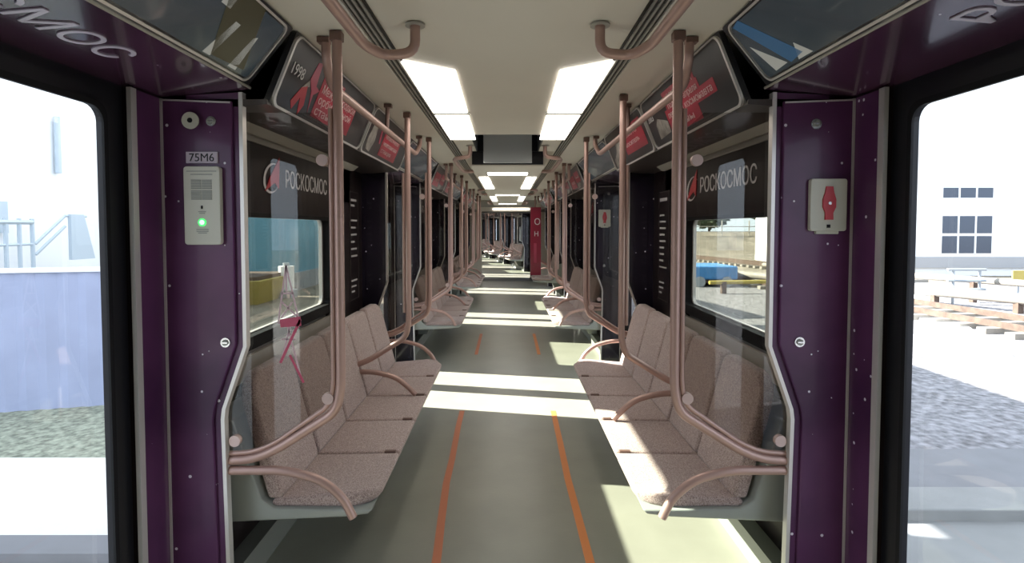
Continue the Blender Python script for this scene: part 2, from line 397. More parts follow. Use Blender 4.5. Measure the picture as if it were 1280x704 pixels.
def slopeP(lo, hi):
    dx, dz = hi[0] - lo[0], hi[1] - lo[1]; L = math.hypot(dx, dz); n = (-dz / L, dx / L)      # inward normal (towards the aisle)
    if n[0] > 0: n = (-n[0], -n[1])
    def P(u, v, w): return (lo[0] + dx / L * v + n[0] * w, u, lo[1] + dz / L * v + n[1] * w)
    return P, L
def screen(s, a, b, label, detail):
    P, L = slopeP(LO_D, HI)
    w = thing('information_screen', (s * .88, (a + b) / 2, 2.17), label, 'screen')
    MB(s).rrect(P, (a, b, .0, L), -.05, .004, .012).build('housing', 'screen_housing', w)
    MB(s).ring(P, (a + .035, b - .035, .015, L - .008), (a + .043, b - .043, .023, L - .016), .004, .012, .035, .03).build('silver_border', 'silver_trim', w)
    MB(s).rrect(P, (a + .05, b - .05, .03, L - .022), .004, .008, .02).build('display', 'screen_face', w)
    MB(s).box(0.80, .815, b - .004, b, 2.24, 2.25)
    if detail:
        def poly(pts, mat, nm, l):
            m = MB(s); m.hexa([P(b - p, v, .0082) for p, v in pts], [P(b - p, v, .0095) for p, v in pts]); lab(m.build(nm, mat, w), l)
        if s < 0:
            poly([(.10, .02 + .03), (.30, .04), (.42, .26), (.22, .27)], 'screen_olive', 'picture_patch', 'dim olive area of the picture')
            poly([(.30, .035), (.34, .035), (.30, .17), (.27, .17)], 'screen_white', 'picture_stripe', 'pale stripe of the picture')
            poly([(.14, .035), (.19, .035), (.17, .16), (.15, .17)], 'screen_white', 'picture_stripe', 'pale stripe of the picture')
            poly([(.36, .19), (.41, .19), (.40, .26), (.36, .26)], 'screen_white', 'picture_stripe', 'pale stripe of the picture')
        else:
            poly([(.07, .25), (.12, .26), (.30, .05), (.22, .04)], 'screen_blue', 'picture_patch', 'blue diagonal area of the picture')
            poly([(.08, .16), (.10, .14), (.20, .045), (.12, .04)], 'screen_white', 'picture_stripe', 'pale patch of the picture')
            poly([(.26, .035), (.34, .035), (.29, .09)], 'screen_white', 'picture_stripe', 'pale patch of the picture')

def advert(s, a, b, label, kind, grp=None):
    P, L = slopeP(LO_B, HI)
    w = thing('advert_panel', (s * .85, (a + b) / 2, 2.15), label, 'advert', grp)
    MB(s).rrect(P, (a, b, -.005, L + .002), -.02, .002, .012).build('backing', 'screen_housing', w)
    MB(s).ring(P, (a + .002, b - .002, -.003, L - .002), (a + .016, b - .012, .007, L - .008), .002, .012, .045, .04).build('silver_border', 'silver_trim', w)
    MB(s).rrect(P, (a + .016, b - .012, .007, L - .008), .002, .005, .04).build('poster', 'ad_face', w)
    if kind is None: return
    d = 1 if s < 0 else -1
    y0 = a + .0 if s < 0 else b
    U = lambda u: y0 + d * u
    up = Vector(P(0, 1, 0)) - Vector(P(0, 0, 0)); up.x *= s
    def plate(u0, u1, v0, v1, mat, nm, l):
        m = MB(s); m.rrect(P, (min(U(u0), U(u1)), max(U(u0), U(u1)), v0, v1), .005, .0062, .004, 2); lab(m.build(nm, mat, w), l)
    def tx(body, u, v, size, mat, nm, fit=None):
        p = P(U(u), v, .0075); text(nm, body, (s * p[0], p[1], p[2]), (0, d, 0), up, size, mat, w, depth=.0008, fit=fit)
    for k in kind:
        if k[0] == 'block': plate(*k[1:5], 'ad_red', 'text_block', 'red block behind the caption')
        elif k[0] == 'text': tx(k[1], k[2], k[3], k[4], k[5], 'caption', k[6] if len(k) > 6 else None)
        elif k[0] == 'fig':
            m = MB(s); pts = k[1]
            m.hexa([P(U(u), v, .005) for u, v in pts], [P(U(u), v, .0065) for u, v in pts]); lab(m.build('picture', k[2], w), k[3])

# ------------------------------------------------------------------ benches
def bench(s, y0, n, label, grp=None, p=.46):
    w = thing('bench_seat', (s * .85, y0 + n * p / 2, 0), label, 'bench', grp)
    y1 = y0 + n * p
    for i in range(n):
        a, b = y0 + i * p + .004, y0 + (i + 1) * p - .004
        first, last = i == 0, i == n - 1
        m = MB(s)
        f = .525
        aa = a + (.0 if not first else 0)
        arc = [(.12 * (1 - math.sin(t * PI / 10)), .12 * (1 - math.cos(t * PI / 10))) for t in range(6)]     # from (f, +.12) round to (f+.12, 0)
        ra = [(f + v, a + u) for u, v in arc]; rb = [(f + v, b - u) for u, v in arc]
        top = (ra[::-1] if first else [(f, a)]) + (rb if last else [(f, b)]) + [(.955, b), (.955, a)]
        zt = lambda x: .478 - .03 * max(0, (x - .62)) / .34 - (.022 if x < .6 else 0)
        m.hexa([(x + .012, y, .412) for x, y in top], [(x, y, zt(x)) for x, y in top])
        # extra crown across the thigh line
        o = m.build('seat_cushion', 'seat_fabric', w, True, bevel=.026, seg=4)
    for i in range(n):
        a, b = y0 + i * p + .008, y0 + (i + 1) * p - .008
        L = []
        hw = (b - a) / 2; yc = (a + b) / 2
        def shoulder(r, sgn):
            return [(sgn * (hw - r + r * math.cos(t * PI / 12)), .52 - r + r * math.sin(t * PI / 12)) for t in range(7)]
        prof = [(-hw, 0), (-hw, .22)] + shoulder(.13 if i == 0 else .045, -1) + shoulder(.13 if i == n - 1 else .045, 1)[::-1] + [(hw, .22), (hw, 0)]
        m = MB(s)
        q = lambda u, v, w_: (.915 + .125 * (v / .50) + w_, yc + u, .445 + v * .965)
        m.hexa([q(u, v, 0) for u, v in prof], [q(u, v, .062) for u, v in prof])
        m.build('backrest', 'seat_fabric', w, True, bevel=.022, seg=4)
    # grey-green tray under the cushions and carcass behind the backrests
    sh = MB(s)
    sh.prism_xz([(.545, .415), (.562, .398), (.66, .386), (1.12, .365), (1.195, .37), (1.195, .80), (1.10, .78), (.99, .455), (.94, .42)], y0 - .02, y1 + .02)
    lab(sh.build('seat_shell', 'seat_shell', w, True, bevel=.012, seg=3), 'grey-green moulded seat tray')
    for i in range(1, n):
        y = y0 + i * p
        lab(MB(s).box(.545, .60, y - .012, y + .012, .42, .463).build('seam_clip', 'clip_brown', w, bevel=.004), 'small brown clip in the seam')
    MB(s).prism_xz([(.98, .34), (1.08, .13), (1.195, .12), (1.195, .34)], y0 + .5 * (y1 - y0) - .2, y0 + .5 * (y1 - y0) + .2).build('wall_bracket', 'seat_shell', w)
    return w

# ------------------------------------------------------------------ poles with curved feet, armrest, glass
def partition(s, y, glass, label, sticker=False, grp=None, dirn=-1, zc=ZC - .004, arm=True):
    w = thing('grab_pole_frame' if not glass else 'seat_end_partition', (s * .66, y, 0), label, 'partition' if glass else 'grab pole', grp)
    xp = .642; xe = 1.085 if glass else 1.0
    bw = [(xp, y, zc), (xp, y, .93), (xp + .02, y, .84), (.90, y, .69), (.99, y, .655), (xe, y, .65)]
    MB(s).tube(bw, .0185, 12, .05).build('pole', 'copper_tube', w, True)
    MB(s).tube([(xp + .028, y, 2.0), (xp + .028, y, .945), (xp + .045, y, .865), (.905, y, .715), (.99, y, .682), (xe, y, .677)] if glass else [(xp + .028, y, 1.9), (xp + .028, y, 1.0)],
               .010, 8, .04).build('edge_profile', 'copper_tube', w, True)
    MB(s).box(xp - .022, xp + .024, y - .02, y + .02, zc - .035, zc).build('ceiling_foot', 'copper_dark', w, bevel=.005, seg=2)
    if arm:
        MB(s).tube([(xe, y + dirn * .004, .612), (.86, y + dirn * .004, .612), (.72, y + dirn * .004, .575), (.635, y + dirn * .004, .50), (.60, y + dirn * .004, .425 if glass else .462)], .017, 12, .06).build('armrest', 'copper_tube', w, True)
    if glass:
        g = [(xp + .03, 1.92), (xp + .03, .95), (xp + .05, .87), (.905, .72), (.99, .685), (1.083, .68), (1.083, .87), (.998, 1.11), (.998, 1.985), (.74, 1.985)]
        lab(MB(s).prism_xz(g, y - .003, y + .003).build('glass_pane', 'partition_glass', w), 'clear glass pane')
        for x, z in ((.70 if s < 0 else .715, 1.805), (.69, .895), (1.05, .73)):
            c = MB(s).disc((x, y - .016, z), (0, 1, 0), .022, .02, 20).build('glass_clamp', 'copper_cap', w, True)
    if sticker:
        def strip(p0, p1, t, mat='sticker_pink'):
            a = Vector((p0[0], p0[1])); b = Vector((p1[0], p1[1])); n = (b - a).normalized(); n = Vector((-n.y, n.x)) * t / 2
            return [(x, z) for x, z in (a + n, a - n, b - n, b + n)]
        X = lambda px: (634 - px) * y / 680; Z = lambda py: H - (py - 285) * y / 680
        k = MB(s)
        for (p0, p1) in (((357, 332), (346, 405)), ((357, 332), (373, 405)), ((351, 367), (366, 367)), ((347, 405), (374, 405)), ((351, 378), (372, 398)), ((364, 378), (350, 398)), ((362, 405), (350, 450)), ((357, 405), (374, 475)), ((350, 425), (368, 425)), ((357, 334), (357, 365))):
            k.prism_xz(strip((X(p0[0]), Z(p0[1])), (X(p1[0]), Z(p1[1])), .006), y - .0045, y - .0032)
        lab(k.build('launch_tower_sticker', 'sticker_pink', w), 'pale pink line drawing of a rocket launch tower on the glass')
        k = MB(s)
        k.prism_xz([(X(348), Z(400)), (X(374), Z(396)), (X(375), Z(408)), (X(349), Z(410))], y - .0046, y - .0033)
        k.prism_xz(strip((X(374), Z(400)), (X(348), Z(455)), .010), y - .0046, y - .0033)
        k.prism_xz(strip((X(360), Z(445)), (X(377), Z(480)), .009), y - .0046, y - .0033)
        lab(k.build('sticker_red_detail', 'sticker_red', w), 'crimson base of the launch tower drawing')
    return w

def side_rail(s, a, b, label, zc=ZC - .004, grp=None):
    w = thing('overhead_rail', (s * .72, (a + b) / 2, 2.1), label, 'handrail', grp)
    MB(s).tube([(.705, a, zc), (.705, a, 2.22), (.722, a + .10, 2.13), (.722, b - .10, 2.13), (.705, b, 2.22), (.705, b, zc)], .018, 12, .07).build('rail', 'copper_tube', w, True)
    m = (a + b) / 2
    for y in (a, m, b):
        q = MB(s)
        if y == m: q.tube([(.715, y + .0, zc), (.722, y, 2.13)], .013, 8)
        q.box(.69, .735, y - .018, y + .018, zc - .02, zc); q.build('ceiling_bracket', 'copper_dark', w)
    return w
def door_rail(s, a, b, label, curl_a=True, grp=None, zc=ZC - .004):
    w = thing('door_ceiling_rail', (s * .45, (a + b) / 2, 2.18), label, 'handrail', grp)
    pts = [(.335, b, zc), (.335, b, 2.185), (.45, b, 2.175), (.49, b - .12, 2.175), (.49, a + .12, 2.175), (.45, a, 2.175), (.335, a, 2.185), (.335, a, zc)]
    MB(s).tube(pts, .0185, 12, .045).build('rail', 'copper_tube', w, True)
    for y in (a, b):
        MB(s).disc((.335, y, zc - .006), (0, 0, 1), .036, .006, 24).build('ceiling_flange', 'frame_beige', w, True)
    return w
def lamp(x0, x1, x2, x3, ya, yb, z, label, grp=None, split=True, slant=0.):
    """ceiling light of two diffusers; x0,x1 near end, x2,x3 far end"""
    w = thing('ceiling_light', ((x0 + x1) / 2, (ya + yb) / 2, z), label, 'ceiling light', grp)
    f = lambda t, k: (x0 + (x2 - x0) * t, x1 + (x3 - x1) * t)[k]
    segs = ((0, .505), (.525, 1)) if split else ((0, 1),)
    for t0, t1 in segs:
        m = MB(); q = []
        for t, k in ((t0, 0), (t0, 1), (t1, 1), (t1, 0)):
            y = ya + (yb - ya) * t
            q.append((f(t, k), y, z))
        if slant and t0 == 0:
            sgn = 1 if abs(x0) < abs(x1) else 0
            i = 0 if abs(q[0][0]) < abs(q[1][0]) else 1
            q[i] = (q[i][0], q[i][1] + slant, z)
            # round the clipped corner
        m.hexa([(x, y, z - .008) for x, y, z in q], [(x, y, z + .004) for x, y, z in q])
        m.build('diffuser', 'lamp_diffuser', w, bevel=.006, seg=2)
    g = MB(); e = .008
    sg = 1 if x0 > 0 else -1
    g.box(min(x0, x1, x2, x3) + .0, max(x0, x1, x2, x3), ya + (yb - ya) * .506, ya + (yb - ya) * .524, z - .012, z)
    g.build('divider', 'grille_grey', w)
    return w

def vents(s, a, b, label, grp=None):
    w = thing('ceiling_vent', (s * .5, (a + b) / 2, ZC), label, 'air vent', grp)
    MB(s).box(.462, .532, a, b, ZC - .006, ZC - .001).build('vent_slot', 'ceiling_gap', w)
    for x in (.476, .4965, .517):
        MB(s).box(x - .004, x + .004, a, b, ZC - .013, ZC - .006).build('louvre', 'frame_beige', w)
    MB(s).box(.532, .545, a, b, ZC - .016, ZC - .001).build('vent_lip', 'ceiling', w)

# ================================================================== CARRIAGE A
YB = -2.6; YE = 15.6
DOORS = [(.4, 2.05), (4.5, 6.2), (8.6, 10.3), (12.7, 14.4)]
bays = walls(DOORS, YB, YE)
struct(MB().box(-XO, XO, YB - .1, YE, -.12, 0).build('floor', 'floor'))
C = MB(); C.box(-XO, XO, YB - .1, 1.68, ZC, ZC + .05); C.box(-XO, XO, 1.684, 4.35, ZC, ZC + .05)
C.box(-XO, -.30, 4.35, 5.3, ZC, ZC + .05); C.box(.30, XO, 4.35, 5.3, ZC, ZC + .05); C.box(-XO, XO, 5.3, YE, ZC, ZC + .05)
C.box(-XO, XO, YB - .1, YE, ROOF, ROOF + .05)
C.box(-.9, .9, 1.68, 1.684, ZC + .004, ZC + .02)
struct(C.build('ceiling', 'ceiling'))
struct(MB().box(-XO, XO, YB - .15, YB - .1, 0, ROOF).build('wall_back', 'lining_brown'))
# end wall with gangway opening
E = MB(); E.box(-XO, -.74, YE, YE + .08, 0, ROOF); E.box(.74, XO, YE, YE + .08, 0, ROOF); E.box(-.74, .74, YE, YE + .08, 2.02, ROOF)
struct(E.build('wall_end', 'ceiling'))
# coving between the sloped band and the wall (dark soffit over the benches)
for s in (-1, 1):
    m = MB(s)
    for a, b in bays:
        m.prism_xz([(LO_B[0] - .003, 2.012), (1.10, 1.995), (XW + .01, 1.995), (XW + .01, 2.03), (LO_B[0], 2.03)], a, b)
    struct(m.build('trim_%d' % (1 if s < 0 else 2), 'lining_brown'))

window_no = 1
for i, (a, b) in enumerate(bays[:4]):
    for s in (-1, 1):
        window(s, a, b, i in (1, 2), window_no); window_no += 1
text_column(-1, 4.13, 4.36, 'narrow black notice with white text lines on left wall by nearest bench', LINES)
text_column(1, 4.02, 4.31, 'narrow black notice with white text lines on right wall by nearest bench', LINES2)
text_column(-1, 8.2, 8.44, 'narrow black notice with white text lines on left wall by second bench', LINES)
text_column(1, 8.1, 8.4, 'narrow black notice with white text lines on right wall by second bench', LINES2)
w = thing('wall_notice', (1.2, 2.2, 1.0), 'dark notice with small white print at right edge of nearest right window', 'notice')
MB(1).box(XW - .004, XW - .0005, 2.12, 2.22, 1.0, 1.95).build('panel', 'lining_dark', w)
for k, (z, wd) in enumerate([(1.62, .05), (1.58, .07), (1.50, .05), (1.46, .06), (1.40, .07), (1.36, .04), (1.14, .07), (1.10, .06), (1.05, .07)]):
    MB(1).box(XW - .006, XW - .004, 2.205 - wd, 2.205, z, z + .012).build('text_line', 'grey_letter', w)
text('lettering', 'СЛ', (1.193, 2.21, 1.80), (0, -1, 0), (0, 0, 1), .05, 'grey_letter', w)
text('lettering', 'ПР', (1.193, 2.21, 1.74), (0, -1, 0), (0, 0, 1), .05, 'grey_letter', w)

dn = 1
for i, (a, b) in enumerate(DOORS):
    for s in (-1, 1):
        door(s, a, b, dn); dn += 1
        S = SIDE[s]; wh = ['at the nearest', 'at the second', 'at the third', 'at the farthest'][i]
        header(s, a, b, i == 0, 'dark purple header panel above %s %s door' % (wh.replace('at the', 'the'), S) + (' with silver lettering' if i == 0 else ''))
        screen(s, a + .02, b - .02, 'dark sloped screen above the %s %s door' % (NEAR[i] if i < 3 else 'farthest', S), i == 0)
        # panel on the far side of the zone looks at the camera
        if i == 0:
            ex = [(1.168, 1.945, .023), (1.10, 1.945, .018), (1.063, 1.118, .018)] if s < 0 else [(1.145, 1.935, .019), (1.10, 1.12, .019)]
            pocket_panel(s, b, -1, 'purple starry panel beside nearest %s door, ' % S + ('carrying the intercom' if s < 0 else 'carrying the red switch sign'), ex)
        else:
            pocket_panel(s, b, -1, 'black starry panel on the far side of %s %s door' % (['', 'second', 'third', 'farthest'][i], S), [(1.145, 1.935, .019), (1.10, 1.12, .019)], 'black_star_print')
            pocket_panel(s, a, 1, 'black starry panel on the near side of %s %s door' % (['', 'second', 'third', 'farthest'][i], S), None, 'black_star_print')

# jamb strips beside the nearest doors
for s in (-1, 1):
    w = thing('door_jamb_panel', (s * XD, 1.96, 0), 'narrow purple strip between %s starry panel and nearest door rubber' % SIDE[s], 'wall panel')
    MB(s).box(XD - .008, XD - .0005, 1.90, 2.048, 0.0, 2.03).build('panel_board', 'purple_print', w)
    MB(s).box(XD - .016, XD - .0005, 1.872, 1.90, 0.0, 2.03).build('edge_trim', 'silver_trim', w)

# fittings on the nearest panels
def intercom(s, y, x, z, label, grp=None, big=True):
    w = thing('passenger_intercom', (s * x, y, z), label, 'intercom', grp)
    P = lambda u, v, q: (x + u, y - .012 + q, z + v)
    MB(s).rrect(P, (-.067, .067, -.145, .145), -.022, .0, .012).build('housing', 'box_ivory', w, bevel=.003, seg=2)
    if not big: return
    g = MB(s)
    for i in range(2):
        for j in range(2):
            for r in range(6):
                g.box(x - .038 + i * .04, x - .002 + i * .04, y - .0365, y - .034, z + .022 + j * .04 + r * .006, z + .0255 + j * .04 + r * .006)
    lab(g.build('speaker_grille', 'grille_grey', w), 'square grey speaker grille of four fields')
    r = MB(s); n = 20
    for k in range(n):
        a0, a1 = 2 * PI * k / n, 2 * PI * (k + 1) / n
        r.hexa([(x + q * math.cos(t), y - .037, z - .062 + q * math.sin(t)) for q, t in ((.0145, a0), (.0145, a1), (.010, a1), (.010, a0))],
               [(x + q * math.cos(t), y - .034, z - .062 + q * math.sin(t)) for q, t in ((.0145, a0), (.0145, a1), (.010, a1), (.010, a0))])
    lab(r.build('call_light', 'led_green', w), 'glowing green ring')
    MB(s).disc((x, y - .034, z - .062), (0, -1, 0), .0095, .003, 16).build('call_button', 'steel', w, True)
    MB(s).box(x - .003, x + .003, y - .036, y - .034, z - .012, z - .0).build('microphone_hole', 'black_rubber', w)
    t = MB(s)
    for zz, ww in ((.125, .055), (.113, .04), (-.024, .014), (-.030, .010), (-.090, .022), (-.097, .022), (-.103, .016)):
        t.box(x - ww, x + ww, y - .0352, y - .034, z + zz, z + zz + .0035)
    t.build('printed_lines', 'grille_grey', w)
intercom(-1, 2.05, 1.13, 1.632, 'pale grey intercom with green ring on left purple panel')
w = thing('number_plate', (-1.135, 2.038, 1.81), 'small white plate reading 75M6 above the left intercom', 'plate')
MB(-1).box(1.078, 1.194, 2.031, 2.038, 1.79, 1.832).build('plate_face', 'label_white', w)
text('lettering', '75M6', (-1.136, 2.0303, 1.797), (1, 0, 0), (0, 0, 1), .042, 'frame_black', w, align='CENTER', depth=.0006)
w = thing('socket_cover', (-1.168, 2.03, 1.945), 'round pale cover with dark hole, top of left purple panel', 'socket')
MB(-1).disc((1.168, 2.022, 1.945), (0, -1, 0), .031, .006, 28).build('ring_plate', 'box_ivory', w, True)
MB(-1).disc((1.168, 2.0165, 1.945), (0, -1, 0), .009, .003, 16).build('hole', 'black_rubber', w, True)

def switch_sign(s, y, x, z, label, big=True):
    w = thing('emergency_switch_box', (s * x, y, z), label, 'emergency switch')
    P = lambda u, v, q: (x + u, y - .012 + q, z + v)
    MB(s).rrect(P, (-.068, .068, -.097, .097), -.018, 0, .01).build('housing', 'box_ivory', w, bevel=.003, seg=2)
    MB(s).rrect(P, (-.042, .042, -.108, -.094), -.012, 0, .004).build('base_tab', 'box_ivory', w)
    h = [(-.012, .068), (.012, .068), (.016, .045), (.024, .02), (.024, -.008), (.014, -.03), (.015, -.055), (-.015, -.055), (-.014, -.03), (-.024, -.008), (-.024, .02), (-.016, .045)]
    lab(MB(s).hexa([P(u, v, -.018) for u, v in h], [P(u, v, -.024) for u, v in h]).build('red_handle', 'signal_red', w), 'red spindle shaped handle')
    MB(s).disc(P(0, .006, -.024), (0, -1, 0), .006, .003, 12).build('rivet', 'steel', w, True)
    MB(s).box(x - .006, x + .006, y - .033, y - .030, z - .085, z - .073).build('keyhole', 'black_rubber', w)
switch_sign(1, 2.05, 1.19, 1.635, 'ivory box with red spindle handle on right purple panel')
switch_sign(1, 6.2, 1.10, 1.66, 'ivory box with red handle on the far side of second right door')

# ------------------------------------------------------------------ adverts
AD1L = [('block', .38, .92, .035, .20), ('block', .38, .66, .19, .24), ('text', '1998', .05, .145, .066, 'white_letter'),
        ('fig', [(.27, .25), (.31, .26), (.33, .16), (.38, .15), (.33, .12), (.34, .04), (.30, .13), (.25, .17)], 'ad_pink', 'pink satellite shape on the poster'),
        ('fig', [(.15, .05), (.20, .12), (.25, .14), (.28, .06), (.25, .01), (.22, .08), (.18, .02)], 'signal_red', 'red and white figure on the poster'),
        ('fig', [(.20, .12), (.25, .165), (.27, .14), (.23, .13)], 'ad_figure', 'pale body of the figure'),
        ('text', 'Первый', .41, .196, .055, 'ad_text', .22), ('text', 'Международной', .40, .15, .055, 'ad_text', .50), ('text', 'орбитальной', .40, .10, .055, 'ad_text', .48), ('text', 'станции', .40, .05, .055, 'ad_text', .34)]
AD1R = [('block', .40, .86, .20, .25), ('block', .40, .88, .155, .205), ('block', .36, 1.03, .10, .16), ('block', .36, .80, .03, .10),
        ('text', '2003', .04, .155, .055, 'white_letter'), ('text', 'космический', .43, .205, .045, 'ad_text', .40), ('text', 'полет 12 апреля', .43, .157, .045, 'ad_text', .42), ('text', 'первого космонавта', .39, .112, .048, 'ad_text', .60), ('text', 'страны', .39, .05, .048, 'ad_text', .32),
        ('fig', [(.14, .04), (.34, .05), (.35, .11), (.28, .13), (.20, .15), (.15, .12)], 'ad_figure', 'pale spacecraft on the poster')]
AD2L = [('block', .42, .92, .03, .20), ('fig', [(.10, .03), (.20, .02), (.24, .10), (.20, .19), (.15, .23), (.11, .19), (.08, .10)], 'ad_figure', 'pale standing figure on the poster'),
        ('fig', [(.30, .20), (.33, .20), (.38, .10), (.34, .10)], 'ad_pink', 'small pink shape on the poster'),
        ('text', 'Автоматическая', .45, .155, .045, 'ad_text', .42), ('text', 'межпланетная', .45, .105, .045, 'ad_text', .42), ('text', 'станция', .45, .055, .045, 'ad_text', .30)]
AD2R = [('block', .52, 1.08, .06, .24), ('fig', [(.08, .02), (.40, .10), (.42, .18), (.30, .20), (.22, .12), (.08, .08)], 'ad_figure', 'pale spacecraft on the poster'),
        ('text', 'ракета', .56, .17, .05, 'ad_text', .38), ('text', 'носитель', .56, .11, .05, 'ad_text', .38)]
w = None
advert(-1, 2.065, 3.27, 'sloped poster with white year 1998 and red caption, first on the left', AD1L)
advert(1, 2.065, 3.27, 'sloped poster with white year 2003 and stepped red blocks, first on the right', AD1R)
advert(-1, 3.29, 4.47, 'sloped poster with pale standing figure and red caption, second on the left', AD2L)
advert(1, 3.29, 4.47, 'sloped poster with pale spacecraft and one red block, second on the right', AD2R)
for k, (a, b) in enumerate(((6.23, 7.39), (7.41, 8.57), (10.33, 11.49), (11.51, 12.67))):
    for s in (-1, 1):
        v = [('block', .10 + .1 * (k % 2), .55, .04, .20), ('block', .62, .98, .09, .22), ('fig', [(.60, .02), (.8, .03), (.9, .08), (.7, .09)], 'ad_figure', 'pale shape on the poster'),
             ('text', 'космос', .22, .10, .06, 'ad_text', .28), ('text', 'станция', .65, .14, .05, 'ad_text', .28)]
        advert(s, a, b, 'red and black sloped poster, %s from the camera on the %s side' % (['third', 'fourth', 'fifth', 'sixth'][k], SIDE[s]), v)

# ------------------------------------------------------------------ benches of carriage A
BN = {-1: {}, 1: {}}
bench(-1, 2.165, 5, 'five-seat beige bench in the shade, nearest on the left', p=.454)
bench(1, 2.165, 5, 'five-seat beige bench with sunlit front edge, nearest on the right', p=.454)
bench(-1, 6.27, 5, 'five-seat beige bench beyond the second left door')
bench(1, 6.27, 5, 'five-seat beige bench beyond the second right door, sunlit')
bench(-1, 10.37, 5, 'shaded beige bench, third along the left side')
bench(1, 11.6, 2, 'short two-seat pale bench before the crimson panel on the right')
ORD = {0: 'near', 1: 'middle', 2: 'far'}
for i, (a, b) in enumerate(bays[1:4]):
    for s in (-1, 1):
        S = SIDE[s]; bn = ['nearest', 'second', 'third'][i]
        if not (i == 2 and s > 0):
            partition(s, a + .025, True, ('glass partition with copper pole at near end of %s %s bench' % (bn, S)) + (', launch tower sticker on it' if (i == 0 and s < 0) else ''), sticker=(i == 0 and s < 0), dirn=-1)
            partition(s, a + (1.46 if s < 0 else 1.0), False, 'copper grab pole rising mid-bench from %s %s bench' % (bn, S), dirn=0)
        partition(s, b - .025, True, 'glass partition with copper pole at far end of %s %s bench' % (bn, S), dirn=1)
        side_rail(s, a + .09, b - .09, 'copper overhead rail along the posters above %s %s bench' % (bn, S))
for i, (a, b) in enumerate(DOORS):
    for s in (-1, 1):
        if i == 0: aa, bb = .45, 2.0
        else: aa, bb = a + .4, b - .1
        door_rail(s, aa, bb, 'copper ceiling rail over the %s door zone, %s of the aisle' % (NEAR[i] if i < 3 else 'farthest', SIDE[s]))
for s in (-1, 1):
    for k, (a, b) in enumerate(((YB, 1.68), (1.684, 4.35), (4.35, 8.6), (8.6, 12.7))):
        vents(s, a, b, 'slotted air vent in the ceiling, %s %s section' % (SIDE[s], ['overhead', 'nearest', 'second', 'third'][k]))

# ------------------------------------------------------------------ ceiling: lights, recess, lowered duct
lamp(-.47, -.245, -.475, -.265, 2.42, 4.55, ZC - .002, 'bright two-part ceiling light above the aisle, nearest left', slant=.16)
lamp(.47, .245, .475, .265, 2.42, 4.55, ZC - .002, 'bright two-part ceiling light above the aisle, nearest right', slant=.16)
D = MB(); XS = .36; ZS = 2.15
D.hexa([(-XS, 5.3, ZS), (XS, 5.3, ZS), (XS, 5.3, ZC), (-XS, 5.3, ZC)], [(-XS, 14.6, ZS), (XS, 14.6, ZS), (XS, 14.6, ZC), (-XS, 14.6, ZC)])
for s in (-1, 1):
    D.hexa([(s * XS, 5.3, ZS), (s * (XS + .09), 5.3, ZC), (s * XS, 5.3, ZC)], [(s * XS, 14.6, ZS), (s * (XS + .09), 14.6, ZC), (s * XS, 14.6, ZC)])
tag(D.build('ceiling_duct', 'ceiling', at=(0, 10, 2.2)), 'beige lowered ceiling duct running down the middle from the second door', 'duct')
w = thing('ceiling_recess', (0, 4.85, ZC), 'dark rectangular ceiling recess with grey-blue glossy plate before the duct', 'recess')
R = MB(); R.box(-.30, -.285, 4.35, 5.3, ZC, ROOF - .02); R.box(.285, .30, 4.35, 5.3, ZC, ROOF - .02); R.box(-.3, .3, 4.35, 4.365, ZC, ROOF - .02); R.box(-.3, .3, 4.35, 5.3, ROOF - .04, ROOF - .02)
R.box(-.3, .3, 5.28, 5.298, ZC, ROOF - .04)
R.box(-.345, .345, 5.288, 5.299, ZS + .012, ZC - .002)
R.build('recess_lining', 'frame_black', w)
MB().box(-.235, .235, 5.278, 5.288, ZS + .025, ROOF - .06).build('glossy_plate', 'hatch_grey', w, bevel=.003, seg=1)
for k, y in enumerate((6.05, 9.95, 13.6)):
    w = thing('ceiling_light', (0, y, ZS), 'slim light bar across the lowered duct, %s from the camera' % ['first', 'second', 'third'][k], 'ceiling light')
    MB().box(-.22, .22, y - .13, y + .13, ZS - .008, ZS - .0005).build('diffuser', 'lamp_diffuser', w, bevel=.004, seg=2)
    MB().box(-.235, .235, y - .145, y + .145, ZS - .003, ZS + .0).build('frame', 'frame_beige', w)
for s in (-1, 1):
    lamp(s * .34, s * .225, s * .34, s * .20, 6.45, 8.3, ZS - .002, 'two-part light on the lowered duct above second benches, %s' % SIDE[s])
    lamp(s * .34, s * .225, s * .34, s * .225, 10.4, 12.2, ZS - .002, 'two-part light on the lowered duct above third benches, %s' % SIDE[s])
w = thing('ceiling_light', (.1, YE - .02, 2.08), 'long thin light strip over the gangway opening', 'ceiling light')
MB().box(-.42, .62, YE - .03, YE - .001, 2.07, 2.10).build('diffuser', 'lamp_diffuser', w)
w = thing('gangway_valance', (0, 14.9, 2.2), 'beige ribbed ceiling valance before the gangway', 'valance')
for k in range(3):
    MB().box(-.78, .78, 14.62 + k * .3, 14.66 + k * .3, ZC - .11 - k * .025, ZC - .001).build('rib', 'frame_beige', w, bevel=.005)

# ------------------------------------------------------------------ floor tapes
def tape(pts, wd, mat, label):
    m = MB(); n = len(pts)
    A = []; B = []
    for i, (x, y) in enumerate(pts):
        a = pts[max(0, i - 1)]; b = pts[min(n - 1, i + 1)]; d = Vector((b[0] - a[0], b[1] - a[1])).normalized()
        A.append((x - d.y * wd / 2, y + d.x * wd / 2)); B.append((x + d.y * wd / 2, y - d.x * wd / 2))
    for i in range(n - 1):
        q = [A[i], A[i + 1], B[i + 1], B[i]]
        m.hexa([(x, y, .0003) for x, y in q], [(x, y, .002) for x, y in q])
    tag(m.build('floor_tape', mat, at=(pts[0][0], pts[0][1], 0)), label, 'floor tape')
tape([(-.325, 2.3), (-.333, 2.52), (-.350, 2.8), (-.372, 3.25), (-.372, 3.6), (-.385, 4.2), (-.385, 4.55)], .042, 'red_orange_tape', 'reddish orange floor tape left of the aisle centre, nearest')
